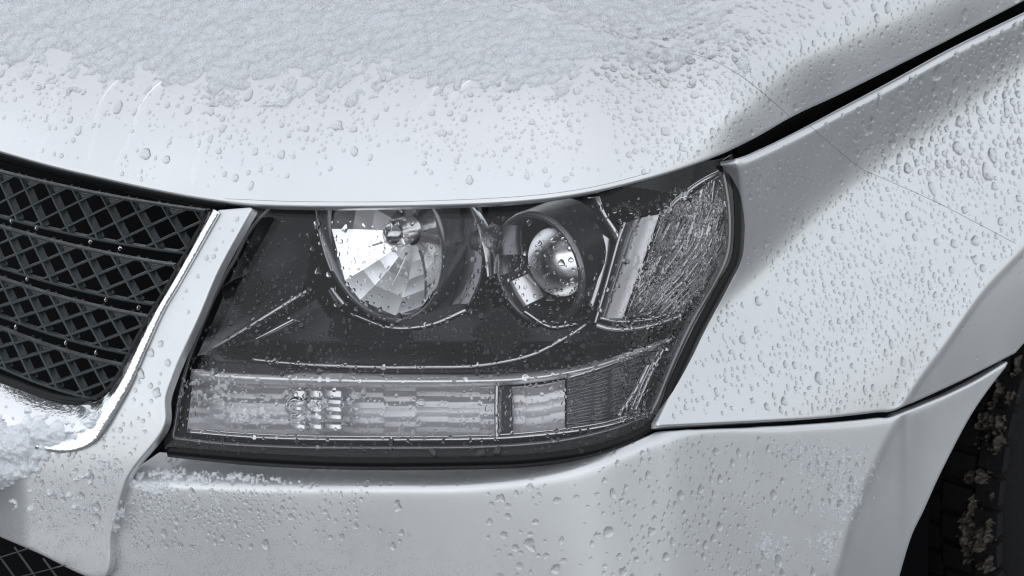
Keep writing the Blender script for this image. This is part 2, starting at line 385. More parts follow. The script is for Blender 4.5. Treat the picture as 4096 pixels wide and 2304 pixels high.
NU, NV = 260, 130
b_top = smooth_path([(637, 1812), (793, 1827), (1043, 1852), (1370, 1865), (1800, 1864), (2072, 1856), (2289, 1841), (2420, 1811), (2507, 1783), (2600, 1744), (2650, 1730), (2800, 1726), (3000, 1719), (3277, 1702), (3500, 1681), (3596, 1666), (3866, 1552), (4030, 1455)], NU)
b_left = smooth_path([(637, 1812), (517, 1896), (487, 1971), (452, 2087), (446, 2200), (441, 2440)], NV, corners=(1,))
b_right = smooth_path([(4030, 1455), (3942, 1570), (3866, 1688), (3762, 1889), (3693, 2041), (3644, 2145), (3596, 2304), (3560, 2440)], NV)
b_bot = np.stack([np.linspace(441, 3560, NU), np.full(NU, 2440.)], -1)
bg_ = coons(b_top, b_bot, b_left, b_right)
bumper = panel('front_bumper', bg_, F_bumper, M['paint_low'], car, roll=.0025, depth=.02)

# nose panel: the painted strip between grille and headlight, running round under the grille
NA = [(874, 846), (720, 1118), (646, 1245), (571, 1415), (518, 1539), (455, 1655), (425, 1708), (388, 1762), (333, 1798), (258, 1811), (167, 1800), (60, 1770), (-160, 1720)]
NB = [(1000, 836), (868, 1075), (787, 1266), (712, 1431), (679, 1514), (652, 1600), (642, 1720), (522, 1880), (480, 1975), (438, 2140), (400, 2310), (130, 2198), (-160, 2075)]
def ruled(A, B, nu, nv, cornersA=(), cornersB=()):
    # matched knots: same parameter on both rails
    A = np.array(A, float); B = np.array(B, float); k = len(A)
    t = np.linspace(0, k - 1, nu)
    def ev(P):
        i = np.clip(t.astype(int), 0, k - 2); f = (t - i)[:, None]
        p0 = P[np.clip(i - 1, 0, k - 1)]; p1 = P[i]; p2 = P[i + 1]; p3 = P[np.clip(i + 2, 0, k - 1)]
        return .5 * (2*p1 + (p2 - p0)*f + (2*p0 - 5*p1 + 4*p2 - p3)*f**2 + (-p0 + 3*p1 - 3*p2 + p3)*f**3)
    a, b = ev(A), ev(B); v = np.linspace(0, 1, nv)[:, None, None]
    return a[None] * (1 - v) + b[None] * v
ng = ruled(NA, NB, 220, 40)
nose = panel('nose_panel', ng, F_nose, M['paint_low'], car, roll=.002, depth=.012, label='painted silver panel between grille and headlight')
# bevelled flank of that strip, falling back towards the headlight
FA = [(1000, 836), (868, 1075), (787, 1266), (712, 1431), (679, 1514), (652, 1600), (642, 1720), (600, 1780), (522, 1880)]
# hood seal strip and slam panel under the hood edge
sx_ = np.linspace(-200, 905, 60)
top_y = EDGE_HOOD(sx_ / 1000) * 1000
seal = np.stack([np.stack([sx_, top_y - 6], -1), np.stack([sx_, top_y + 12], -1), np.stack([sx_, top_y + 30], -1), np.stack([sx_, top_y + 38], -1)])
Ys = hood_Y(seal[..., 0] / 1000, (top_y / 1000)[None] + 0 * seal[..., 0]) + np.array([.012, .008, .010, .03])[:, None]
sheet('hood_seal', seal, Ys, M['rubber'], car, .004)

# gutter between hood and fender
gx2 = np.linspace(2940, 4440, 80)
gut = []; gY = []
for d, off in ((-40, .035), (-10, .05), (40, .055), (110, .04)):
    yy = np.where(gx2 > 2960, GAP_LOW(gx2 / 1000) * 1000, 640 + (2960 - gx2) * .1) - 30 + d
    gut.append(np.stack([gx2, yy], -1)); gY.append(fender_Y(gx2 / 1000, (yy + 30 - d) / 1000) + off)
sheet('fender_gutter', np.array(gut), np.array(gY), M['void'], car, .003)

# black sheet added behind grille and headlight: blocks light through the openings
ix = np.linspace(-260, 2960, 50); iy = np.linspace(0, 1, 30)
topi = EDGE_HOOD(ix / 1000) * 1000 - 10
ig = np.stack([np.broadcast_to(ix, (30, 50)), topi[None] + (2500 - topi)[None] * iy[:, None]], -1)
sheet('blackout_sheet', ig, lens_Y(ig[..., 0] / 1000, ig[..., 1] / 1000) + .26 + .0 * ig[..., 0], M['void'], car, .01)
# underside shelf closing hood to the black sheet
# film edges (clear protective film) on hood and fender
def film(pts, F):
    p = smooth_path(pts, 120); tube('film_edge', F.pt(p[:, 0], p[:, 1], .0001), .00022, M['line'], car, seg=5)
film([(2045, 20), (2250, 75), (2432, 130), (2600, 176), (2700, 199), (2844, 238), (2960, 302), (3065, 383), (3140, 448), (3157, 466), (3140, 478), (3050, 527)], F_hood)
film([(3239, 503), (3337, 587), (3442, 672), (3529, 712), (3727, 800), (3900, 888), (4062, 974)], F_fender)
film([(900, 795), (1200, 806), (1600, 806), (2000, 791), (2250, 768), (2430, 735), (2600, 690)], F_hood)

# dark backing behind the fender / bumper seam
bxs = np.linspace(2620, 4040, 70); sy = SEAM(bxs / 1000) * 1000
bgd = np.stack([np.stack([bxs, sy + d], -1) for d in (-45, 0, 45)])
sheet('seam_backing', bgd, fender_Y(bxs / 1000, sy / 1000)[None] + np.array([.017, .015, .017])[:, None], M['void'], car, .002)
# ------------------------------------------------------------------ grille
def grille_Y(px, py): return lens_Y(np.asarray(px) / 1000, np.asarray(py) / 1000) + .012
CI = [(856, 838), (704, 1118), (621, 1257), (551, 1381), (497, 1493), (462, 1548), (432, 1580), (397, 1603), (350, 1613), (298, 1613), (207, 1597), (83, 1555), (-160, 1470)]
NA2 = [(x - 1, y) for x, y in NA]
cg = ruled(CI, NA2, 240, 15)
v_ = np.linspace(0, 1, 15)[:, None]; k_ = np.linspace(0, 12, 240)[None]
wide = sstep(6, 9, k_)
cY = nose_Y(cg[..., 0] / 1000, cg[..., 1] / 1000) + (.012 + .03 * wide) * (1 - v_) ** 1.3 - .005 * np.sin(np.pi * v_) * (1 - .3 * wide) - .0015
grille = bpy.data.objects.new('grille', None); COL.objects.link(grille); grille.parent = car; grille.matrix_parent_inverse = Matrix.Translation(-Vector(CAR_AT))
sheet('chrome_surround', cg, cY, M['chrome'], grille, .003)
# black inner frame
fp = smooth_path([(846, 842), (694, 1118), (611, 1257), (541, 1381), (488, 1490), (454, 1541), (425, 1570), (393, 1591), (350, 1600), (300, 1600), (209, 1584), (85, 1542), (-160, 1457)], 160)
tube('grille_frame', ray_pt(fp[:, 0], fp[:, 1], grille_Y(fp[:, 0], fp[:, 1]) + .004), .0042, M['black'], grille, seg=10)
INW = np.array([.45, .89, -.02])
def rib(name, pts, w0, w1, depth, m, parent):
    """thin moulded wall seen edge-on: front edge along pts (pixels), running back into the grille"""
    pts = np.asarray(pts, float); Y = grille_Y(pts[:, 0], pts[:, 1]); P = ray_pt(pts[:, 0], pts[:, 1], Y)
    t = np.gradient(P, axis=0); t /= np.linalg.norm(t, axis=1, keepdims=True); s = np.cross(t, INW); s /= np.linalg.norm(s, axis=1, keepdims=True)
    prof = [(-w1, 1), (-w0, .06), (-w0 * .55, 0), (w0 * .55, 0), (w0, .06), (w1, 1)]
    V = np.stack([P + s * a + INW * depth * d for a, d in prof], 1).reshape(-1, 3); k = len(prof); n = len(pts); F = []
    for i in range(n - 1):
        for j in range(k - 1): F.append([i*k + j, i*k + j + 1, (i+1)*k + j + 1, (i+1)*k + j])
    F += [list(range(k)), [(n-1)*k + j for j in range(k)][::-1]]
    return new_obj(name, V, F, m, parent, smooth=False)
BANDS = [((0, 690), (828, 848), (0, 869), (741, 1014)), ((0, 910), (708, 1066), (0, 1072), (625, 1222)),
         ((0, 1117), (600, 1272), (0, 1266), (522, 1419)), ((0, 1315), (493, 1466), (0, 1470), (400, 1604))]
XR = cr([836, 1118, 1257, 1381, 1493, 1548, 1590, 1640], [856, 704, 621, 551, 497, 462, 420, 380])
def s2x(s): return (97 / .047) * (np.exp(.047 * s) - 1)
for bi_, (a0, a1, b0, b1) in enumerate(BANDS):
    def line(p, q, x):
        t = (x - p[0]) / (q[0] - p[0]); return p[1] + (q[1] - p[1]) * t + 14 * 4 * t * (1 - t) * (t > 0)
    yt = lambda x: line(a0, a1, x); yb = lambda x: line(b0, b1, x)
    for f in (yt, yb):
        x = np.linspace(-90, 860, 24); y = f(x); k = x < XR(y) + 4
        rib('rail', np.stack([x[k], y[k]], -1), .0013, .0015, .005, M['grille'], grille)
    off = (.0, .35, .15, .55)[bi_]
    for n in range(-4, 9):
        for sl, w in ((.9, .0011), (-2.32, .0012)):
            r = np.linspace(0, 1, 9); s = n + off + sl * (r - .245); x = s2x(s); y = yt(x) + (yb(x) - yt(x)) * r
            k = (x > -90) & (x < XR(y) + 6)
            if k.sum() < 2: continue
            rib('lattice_rib', np.stack([x[k], y[k]], -1), w, w * 1.25, .011, M['grille'], grille)
        # closed triangular corners of the cells at the top rail
        x0 = s2x(n + off + .9 * -.245 + .02); x1 = s2x(n + off + 2.32 * .245 - .05); xm = s2x(n + off)
        if x0 > -90 and x1 < XR(yt(x1)) - 4:
            tri = [(x0, yt(x0) + 6), (x1, yt(x1) + 6), (xm, yt(xm) + (yb(xm) - yt(xm)) * .22)]
            Pt = ray_pt([q[0] for q in tri], [q[1] for q in tri], grille_Y([q[0] for q in tri], [q[1] for q in tri]) + .006)
            new_obj('cell_web', np.concatenate([Pt, Pt + INW * .004]), [[0, 2, 1], [3, 4, 5], [0, 1, 4, 3], [1, 2, 5, 4], [2, 0, 3, 5]], M['grille'], grille, smooth=False)

# lower intake: dark net below the nose panel
intake = bpy.data.objects.new('lower_intake', None); COL.objects.link(intake); intake.parent = car; intake.matrix_parent_inverse = Matrix.Translation(-Vector(CAR_AT))
for (p, q) in (((-60, 2150), (70, 2330)), ((55, 2190), (190, 2380)), ((170, 2235), (290, 2400)), ((-60, 2250), (110, 2196)), ((-60, 2345), (260, 2262)), ((60, 2400), (360, 2310))):
    t = np.linspace(0, 1, 4)[:, None]; rib('lattice_rib', np.array(p) * (1 - t) + np.array(q) * t, .0005, .0005, .002, M['grille'], intake)

# ------------------------------------------------------------------ headlight
HL = bpy.data.objects.new('headlight', None); COL.objects.link(HL); HL.parent = car; HL.matrix_parent_inverse = Matrix.Translation(-Vector(CAR_AT))
def LY(px, py, d=0.0): return lens_Y(np.asarray(px, float) / 1000, np.asarray(py, float) / 1000) + d
def PL(px, py, d=0.0): return ray_pt(px, py, LY(px, py, d))
def path3(pts, d, n=120, corners=()):
    p = smooth_path(pts, n, corners); return PL(p[:, 0], p[:, 1], d)
l_left = smooth_path([(1040, 785), (1015, 860), (940, 997), (885, 1100), (815, 1266), (740, 1431), (706, 1514), (681, 1597), (668, 1700), (660, 1795)], 110)
l_bot = smooth_path([(660, 1795), (1000, 1823), (1370, 1842), (1800, 1838), (2148, 1826), (2420, 1780), (2561, 1733), (2612, 1690)], 170)
l_right = smooth_path([(2905, 628), (2932, 730), (2942, 840), (2941, 950), (2925, 1050), (2870, 1150), (2770, 1335), (2680, 1530), (2612, 1690)], 110)
tx = np.linspace(1040, 2905, 40)
l_top = smooth_path(np.stack([tx, np.interp(tx, [1040, 2850, 2905], [0, 0, 1]) * 0 + EDGE_HOOD(tx / 1000) * 1000 - 30 * (1 - sstep(2700, 2905, tx)) + 22 * sstep(2700, 2905, tx)], -1), 170)
l_top[0] = l_left[0]; l_top[-1] = l_right[0]
lens_grid = coons(l_top, l_bot, l_left, l_right)
lens = sheet('lens', lens_grid, LY(lens_grid[..., 0], lens_grid[..., 1]), M['lens'], HL)
lens['label'] = 'clear wet headlight lens'

# circular units inside the lamp face straight ahead of the car
AX = math.radians(41); FWD = np.array([-math.sin(AX), -math.cos(AX), 0.0]); SIDE = np.array([math.cos(AX), -math.sin(AX), 0.0]); UPV = np.array([0, 0, 1.0])
def lathe(name, c, prof, m, parent, seg=72, a0=0.0, a1=2 * math.pi, smooth=True, fwd=FWD, side=SIDE, up=UPV, rmod=None, ths=None):
    full = abs(a1 - a0 - 2 * math.pi) < 1e-6; n = seg if full else seg + 1
    th = a0 + (a1 - a0) * np.arange(n) / seg if ths is None else np.asarray(ths); V = []
    for (r, t) in prof:
        rr = r * (np.ones(n) if rmod is None else rmod(th, r, t))
        V.append(c + fwd * t + (side * np.cos(th)[:, None] + up * np.sin(th)[:, None]) * rr[:, None])
    V = np.concatenate(V); F = []
    for i in range(len(prof) - 1):
        for k in range(seg): F.append([i*n + k, i*n + (k+1) % n, (i+1)*n + (k+1) % n, (i+1)*n + k])
    return new_obj(name, V, F, m, parent, smooth)
C1 = PL(1542, 950, .062); R1 = .083
C2 = PL(2168, 1072, .058); R2 = .0545

# housing: smoked inner shell, cut out where the two round units sit
hg = coons(l_top * .985 + np.array([28, 12]), smooth_path([(760, 1475), (1000, 1492), (1400, 1508), (1800, 1512), (2100, 1500), (2350, 1462), (2560, 1400), (2690, 1345)], 170),
           smooth_path([(1075, 800), (1005, 950), (925, 1110), (850, 1290), (790, 1420), (760, 1475)], 110), smooth_path([(2880, 660), (2905, 850), (2890, 1030), (2800, 1180), (2690, 1345)], 110))
hx, hy = hg[..., 0], hg[..., 1]
d_line = ((hy - 1440) * (1290 - 780) - (hx - 780) * (1120 - 1440)) / math.hypot(510, 320)      # distance below the diagonal ridge
dep = .052 + .022 * sstep(900, 1250, hx) + .02 * sstep(2250, 2500, hx)
dep = dep - .020 * np.exp(-(np.abs(d_line) / 42) ** 1.3) * sstep(1420, 1230, hx) - .012 * sstep(40, 160, d_line) * sstep(1500, 1150, hx)
dep = dep - .03 * sstep(140, 0, 1500 - hy + 0 * hx)
low = sstep(110, 0, np.abs(hy - (1470 + 0 * hx))); dep = np.maximum(dep - .02 * low, .008)
HV = ray_pt(hx, hy, LY(hx, hy, dep)).reshape(-1, 3); HF = grid_faces(*hg.shape[:2])
def inside(P, c, r):
    d = P - c; a = d @ SIDE; b = d[:, 2]; return a * a + b * b < r * r
cenf = HV[HF].mean(1); keep = ~(inside(cenf, C1, R1) | inside(cenf, C2, R2))
new_obj('housing', HV, HF[keep].tolist(), M['smoke'], HL)['label'] = 'smoked grey inner shell of the headlight'

TL_ = math.radians(8); TF = FWD * math.cos(TL_) + UPV * math.sin(TL_); TU = UPV * math.cos(TL_) - FWD * math.sin(TL_)
def para(R, depth, r0, n=18): return [(r, -depth * (1 - (r / R) ** 2)) for r in np.linspace(R, r0, n)]
lathe('bezel_ring', C1, [(R1 + .004, -.05), (R1 + .003, .004), (R1, .008), (R1 - .004, .006), (R1 - .006, -.004)], M['smoke_light'], HL, 96)
lathe('reflector_bowl', C1, [(R1 - .006, -.004)] + [(r, t - .004) for r, t in para(R1 - .0062, .034, .012, 5)], M['mirror'], HL, 11, smooth=False, fwd=TF, up=TU, ths=[.2, .75, 1.5, 2.0, 2.75, 3.25, 3.95, 4.3, 4.95, 5.45, 5.9])
lathe('bulb_shield', C1, [(.0001, -.002), (.008, -.004), (.013, -.010), (.0145, -.014), (.014, -.024), (.012, -.040)], M['satin'], HL, 40)
# moulded steps of the bowl
for a in (0.35, 1.25, 2.2, 3.6, 4.6, 5.5):
    rr = np.linspace(.02, R1 - .008, 14); tt = -.034 * (1 - (rr / (R1 - .0062)) ** 2) - .003
    p = C1 + TF * tt[:, None] + (SIDE * math.cos(a) + TU * math.sin(a)) * rr[:, None]
    tube('bowl_step', p, .0011, M['satin'], HL, 6)
lathe('projector_tube', C2, [(R2 + .003, -.045), (R2 + .002, .004)], M['smoke'], HL, 96)
lathe('bezel_ring', C2, [(R2 + .002, .004), (R2 + .001, .007), (R2 - .001, .009), (R2 - .004, .007), (R2 - .009, -.012)], M['smoke_light'], HL, 96)
lathe('serrated_ring', C2, [(R2 - .0035, .0075), (R2 - .0085, -.006)], M['satin'], HL, 264, rmod=lambda th, r, t: 1 - .022 * (np.arange(len(th)) % 2), a0=math.radians(200), a1=math.radians(350), smooth=False)
lathe('projector_shroud', C2, [(R2 - .009, -.010), (R2 - .014, -.020), (R2 - .018, -.024), (R2 - .020, -.020), (R2 - .022, -.030)], M['smoke'], HL, 72)
rl = R2 - .0205
lathe('projector_lens', C2, [(rl, -.026)] + [(rl * math.cos(a), -.024 + .020 * math.sin(a)) for a in np.linspace(0, math.pi / 2 - .001, 14)], M['clear'], HL, 64)
lathe('projector_reflector', C2, [(rl, -.03)] + [(r, t - .03) for r, t in para(rl, .03, .004, 10)], M['mirror'], HL, 40)
# stay between the two units, and small round adjuster
lathe('adjuster_cap', PL(1925, 985, .045), [(.0001, .006), (.010, .005), (.015, .001), (.0165, -.004), (.017, -.02)], M['smoke_light'], HL, 40)
def strip(name, A, B, dA, dB, m, bulge=0.0, n=80, nv=7, thick=.0015, label=None, dend=0.0):
    a, b = smooth_path(A, n), smooth_path(B, n); v = np.linspace(0, 1, nv)[:, None, None]
    g = a[None] * (1 - v) + b[None] * v
    d = dA + (dB - dA) * v[..., 0] - bulge * np.sin(np.pi * v[..., 0]) + dend * np.linspace(0, 1, n)[None]
    o = sheet(name, g, LY(g[..., 0], g[..., 1], d), m, HL, thick)
    if label: o['label'] = label
    return o
strip('inner_stay', [(1868, 808), (1905, 900), (1935, 1010), (1948, 1110)], [(1885, 806), (1960, 910), (1990, 1000), (1996, 1090)], .036, .05, M['satin'], .002)
strip('inner_stay', [(1258, 806), (1268, 900), (1295, 1010), (1322, 1085)], [(1262, 806), (1276, 900), (1303, 1010), (1330, 1085)], .04, .045, M['satin'])
strip('inner_stay', [(1325, 1150), (1350, 1180), (1378, 1212)], [(1310, 1165), (1330, 1200), (1355, 1232)], .03, .034, M['satin'], .001)
strip('inner_piece', [(1838, 815), (1862, 940), (1852, 1100), (1800, 1225)], [(1905, 812), (1938, 950), (1930, 1100), (1885, 1215)], .056, .046, M['smoke_light'], .006)
strip('inner_piece', [(2372, 905), (2392, 1000), (2372, 1110), (2340, 1215)], [(2440, 960), (2428, 1040), (2402, 1140), (2372, 1232)], .046, .036, M['satin'], .004)
strip('inner_piece', [(2042, 1128), (2066, 1178), (2098, 1226)], [(2112, 1098), (2146, 1140), (2172, 1190)], .046, .050, M['bright'], .004)  # bright piece standing in for a reflection on the projector ring wall
strip('inner_piece', [(2012, 905), (2004, 960), (2006, 1020)], [(2086, 898), (2084, 960), (2092, 1020)], .046, .05, M['smoke_light'], .004)
strip('inner_piece', [(1400, 1250), (1560, 1305), (1720, 1292), (1860, 1232)], [(1400, 1262), (1560, 1322), (1722, 1312), (1872, 1254)], .034, .038, M['satin'], .002)
strip('inner_piece', [(2100, 1240), (2200, 1300), (2300, 1290)], [(2090, 1256), (2200, 1320), (2315, 1306)], .034, .038, M['satin'], .002)
# satin strips standing in for the highlight along the diagonal ridge
strip('ridge_highlight', [(782, 1432), (960, 1322), (1120, 1222), (1225, 1158)], [(792, 1442), (972, 1336), (1135, 1237), (1240, 1170)], .026, .030, M['satin'], .002)
strip('ridge_highlight', [(1022, 1355), (1090, 1318), (1170, 1276)], [(1032, 1368), (1105, 1342), (1205, 1290)], .030, .036, M['satin'], .001)
tube('housing_lip', path3([(1010, 1438), (1200, 1456), (1500, 1468), (1700, 1468), (1910, 1462), (2119, 1421), (2276, 1342), (2345, 1296)], .014), .0016, M['satin'], HL)
M['divider'] = mat('bright_divider', (0.90, 0.90, 0.91), 0.28, 0.25)
# slanting chrome divider between main unit and corner marker
strip('chrome_divider', [(2549, 878), (2520, 960), (2468, 1120), (2418, 1275)], [(2637, 858), (2600, 970), (2545, 1120), (2490, 1275)], 0.026, .013, M['divider'], .002, label='bright slanting chrome bar inside the headlight')
strip('divider_flank', [(2490, 905), (2462, 985), (2420, 1140), (2376, 1294)], [(2547, 878), (2518, 960), (2466, 1120), (2416, 1277)], .034, .021, M['smoke_light'], .001)
tube('divider_edge', path3([(2500, 890), (2470, 975), (2424, 1140), (2380, 1292)], .024), .0014, M['satin'], HL)
strip('divider_strut', [(2352, 790), (2390, 850), (2440, 930), (2466, 985)], [(2398, 786), (2420, 850), (2462, 915), (2484, 950)], .040, .030, M['satin'], .003)
M['marker'] = mat('marker_reflector', (0.44, 0.435, 0.44), 0.18, 0.95)
# corner marker: faceted reflector
ma = smooth_path([(2650, 862), (2612, 970), (2556, 1120), (2500, 1272)], 70); mb = smooth_path([(2880, 700), (2902, 860), (2880, 1030), (2730, 1250)], 70)
v = np.linspace(0, 1, 60)[:, None, None]; mg = ma[None] * (1 - v) + mb[None] * v
iu = np.arange(70)[None]; iv = np.arange(60)[:, None]
pp = np.stack([(iv * .30 + iu * .16) * np.ones((60, 70)), (iu * .05 - iv * .015) * np.ones((60, 70)), np.zeros((60, 70))], -1)
fac = .014 * (fbm(pp, 3) - .5) + .0022 * (np.abs(((iv * .34 + iu * .2) % 4) - 2) - 1)
sheet('marker_reflector', mg, LY(mg[..., 0], mg[..., 1], .028 + .016 * np.sin(np.pi * v[..., 0]) + fac), M['marker'], HL, .001)['label'] = 'crinkled corner marker reflector'
tube('marker_rim', path3([(2384, 1300), (2430, 1314), (2490, 1318), (2600, 1303), (2722, 1262)], .016), .0026, M['satin'], HL)
tube('marker_rim', path3([(2400, 1272), (2480, 1286), (2600, 1276), (2712, 1240)], .022), .0018, M['satin'], HL)
tube('marker_rim', path3([(2645, 860), (2720, 790), (2800, 730), (2876, 690)], .016), .0022, M['satin'], HL)
strip('lens_edge_strip', [(2878, 690), (2898, 800), (2905, 900), (2893, 1010), (2840, 1130), (2760, 1260), (2690, 1400), (2625, 1560), (2585, 1655)],
      [(2898, 690), (2915, 800), (2922, 900), (2915, 1010), (2868, 1130), (2785, 1270), (2712, 1420), (2645, 1580), (2602, 1660)], .014, .006, M['smoke_light'], .003)
# turn-signal lamp along the bottom
strip('signal_top_rail', [(766, 1462), (1000, 1478), (1400, 1492), (1800, 1497), (2100, 1490), (2350, 1455), (2560, 1390), (2690, 1345)],
      [(760, 1522), (1000, 1538), (1400, 1548), (1800, 1548), (2100, 1535), (2350, 1490), (2560, 1418), (2688, 1362)], .016, .014, M['bright'], .008, 160, 11)
def ribbed(name, A, B, px_per_rib, px_per_col, amp, m, nu, nv, d=.03):
    a, b = smooth_path(A, nu), smooth_path(B, nu); v = np.linspace(0, 1, nv)[:, None, None]; g_ = a[None] * (1 - v) + b[None] * v
    y = (v[..., 0]) * 200 + 0 * g_[..., 0]; x = g_[..., 0]
    col = np.floor(x / px_per_col); ph = (np.sin(col * 12.9898) * 43758.5453) % 1
    ridge = np.abs(((y / px_per_rib + ph * .6) % 1) * 2 - 1)
    bow = ((x / px_per_col) % 1 - .5) ** 2 * 4
    dd = d + amp * ridge + amp * .7 * bow + .010 * np.sin(np.pi * v[..., 0])
    return sheet(name, g_, LY(g_[..., 0], g_[..., 1], dd), m, HL, .001)
ribbed('signal_reflector', [(772, 1522), (1000, 1538), (1400, 1548), (1800, 1548), (1984, 1545)], [(748, 1722), (1000, 1742), (1400, 1752), (1800, 1752), (1984, 1748)], 40, 128, .0011, M['frosted'], 300, 90)
ribbed('signal_reflector', [(2046, 1548), (2150, 1540), (2260, 1520)], [(2052, 1745), (2150, 1738), (2260, 1720)], 60, 100, .0016, M['frosted'], 70, 60, .024)
ribbed('corner_reflector', [(2266, 1518), (2400, 1480), (2560, 1420), (2655, 1378)], [(2266, 1718), (2400, 1700), (2500, 1676), (2560, 1655)], 24, 70, .003, M['smoke_light'], 120, 80, .03)
strip('signal_divider', [(1984, 1540), (1982, 1640), (1984, 1752)], [(1996, 1540), (1994, 1640), (1996, 1752)], .012, .014, M['satin'], .002, 30)
strip('signal_divider', [(1998, 1545), (1996, 1640), (1998, 1748)], [(2044, 1545), (2042, 1640), (2048, 1748)], .018, .026, M['smoke_light'], .0, 30)
lathe('signal_bulb', PL(1180, 1630, .022), [(.0001, .010), (.006, .008), (.010, .002), (.0105, -.006), (.008, -.02)], M['clear'], HL, 32)
for pts, d, r in (([(752, 1728), (1000, 1748), (1300, 1758), (1800, 1758), (2100, 1746), (2400, 1708), (2585, 1652)], .010, .0018),
                  ([(752, 1716), (1000, 1735), (1300, 1745), (1800, 1745), (2100, 1732), (2400, 1694), (2570, 1640)], .014, .0012),
                  ([(2270, 1512), (2400, 1472), (2550, 1415), (2650, 1372)], .012, .0014),
                  ([(2655, 1390), (2600, 1500), (2540, 1640)], .014, .0016), ([(2635, 1400), (2580, 1510), (2520, 1645)], .017, .0012), ([(2600, 1440), (2540, 1560), (2470, 1660)], .016, .0024)):
    tube('inner_trim_line', path3(pts, d), r, M['satin'], HL)
tube('lens_piping', path3([(1094, 818), (1027, 890), (983, 953), (940, 1040), (901, 1107), (834, 1248), (758, 1440), (722, 1576), (704, 1680), (693, 1748), (720, 1756), (900, 1776), (1200, 1790), (1700, 1792), (2000, 1785), (2250, 1762), (2450, 1716), (2590, 1662)], .006, 260, corners=(9,)), .0018, M['smoke_light'], HL)
# bright stepped cells of the signal reflector round its bulb
for (xa, xb) in ((1168, 1226), (1236, 1292), (1300, 1372)):
    for (ya, yb) in ((1556, 1590), (1597, 1616), (1624, 1646), (1656, 1676), (1694, 1716)):
        u = np.linspace(0, 1, 6)[None, :]; v = np.linspace(0, 1, 5)[:, None]; gg = np.stack([xa + (xb - xa) * u + 0 * v, ya + (yb - ya) * v + 4 * u], -1)
        sheet('reflector_cell', gg, LY(gg[..., 0], gg[..., 1], .020 + .0008 * v + .002 * (2 * u - 1) ** 2), M['bright'], HL, .001)
# fluted panels under the round units
for A, B, k in (([(2010, 1215), (2060, 1270), (2130, 1330)], [(1880, 1330), (1930, 1390), (2010, 1440)], 15), ([(1330, 1250), (1480, 1300), (1640, 1310)], [(1310, 1340), (1470, 1390), (1660, 1395)], 17), ([(880, 1150), (960, 1105), (1040, 1080)], [(900, 1200), (980, 1160), (1060, 1130)], 9)):
    a, b = smooth_path(A, 60), smooth_path(B, 60); v = np.linspace(0, 1, k * 6)[:, None, None]; gg = a[None] * (1 - v) + b[None] * v
    sheet('fluted_panel', gg, LY(gg[..., 0], gg[..., 1], 0.036 + .0022 * np.abs(((v[..., 0] * k) % 1) * 2 - 1)), M['smoke'], HL, .001)
# black flange behind the lens edge, and the rubber seal round it
fl_in = smooth_path([(1094, 805), (1027, 890), (983, 953), (940, 1040), (901, 1107), (834, 1248), (758, 1440), (722, 1576), (704, 1680), (698, 1745), (900, 1770), (1200, 1784), (1700, 1786), (2000, 1779), (2250, 1756), (2450, 1710), (2580, 1660)], 200, corners=(9,))
fl_out = smooth_path([(1030, 800), (1000, 875), (960, 945), (910, 1040), (872, 1107), (808, 1268), (735, 1431), (690, 1576), (665, 1690), (655, 1800), (900, 1820), (1200, 1838), (1700, 1843), (2000, 1838), (2250, 1815), (2450, 1775), (2612, 1695)], 200, corners=(9,))
v = np.linspace(0, 1, 5)[:, None, None]; fg = fl_in[None] * (1 - v) + fl_out[None] * v
sheet('lens_flange', fg, LY(fg[..., 0], fg[..., 1], .012 + .0 * fg[..., 0]), M['black'], HL, .002)
so = smooth_path([(2915, 622), (2950, 730), (2962, 840), (2961, 950), (2948, 1040), (2893, 1150), (2795, 1335), (2706, 1530), (2640, 1690), (2450, 1795), (2150, 1848), (1800, 1862), (1370, 1862), (1000, 1845), (672, 1812)], 220)
si = smooth_path([(2890, 640), (2925, 730), (2935, 840), (2934, 950), (2918, 1050), (2862, 1150), (2763, 1335), (2673, 1530), (2606, 1684), (2420, 1775), (2148, 1822), (1800, 1836), (1370, 1838), (1000, 1820), (676, 1796)], 220)
v = np.linspace(0, 1, 7)[:, None, None]; sg_ = si[None] * (1 - v) + so[None] * v
sheet('lens_seal', sg_, LY(sg_[..., 0], sg_[..., 1], .004 - .002 * np.sin(np.pi * v[..., 0]) + .012 * v[..., 0] ** 3), M['rubber'], HL, .004)

# ------------------------------------------------------------------ wheel in its arch
WAX = np.array([math.cos(math.radians(41)), -math.sin(math.radians(41)), 0.0]); WF = np.array([-WAX[1] * -1, 0, 0])
WFWD = np.array([-math.sin(math.radians(41)), -math.cos(math.radians(41)), 0.0])
RW = .352
P = ray_pt(4010, 2130, .50); WC = np.array([P[0], P[1], 0]) - WFWD * RW; WC[2] = RW
wheel = bpy.data.objects.new('wheel', None); COL.objects.link(wheel); wheel.parent = car; wheel.matrix_parent_inverse = Matrix.Translation(-Vector(CAR_AT))
kw = dict(fwd=WAX, side=WFWD, up=UPV)
lathe('tyre', WC, [(.20, -.01), (.24, .004), (.30, .006), (.335, -.002), (.345, -.012), (.347, -.03), (.348, -.11), (.347, -.19), (.335, -.215), (.30, -.225), (.2, -.22)], M['tyre'], wheel, 120, **kw)
lathe('rim', WC, [(.205, -.012), (.19, -.03), (.17, -.06), (.05, -.04), (.0001, -.035)], M['satin'], wheel, 60, **kw)
def block(w0, w1, a0, a1, r0=.343, r1=.356):
    V = []
    for r in (r0, r1):
        for w, a in ((w0, a0), (w1, a0), (w1, a1), (w0, a1)): V.append(WC + WAX * w + (WFWD * math.cos(a) + UPV * math.sin(a)) * r)
    return np.array(V), [[4, 5, 6, 7], [0, 1, 5, 4], [1, 2, 6, 5], [2, 3, 7, 6], [3, 0, 4, 7]]
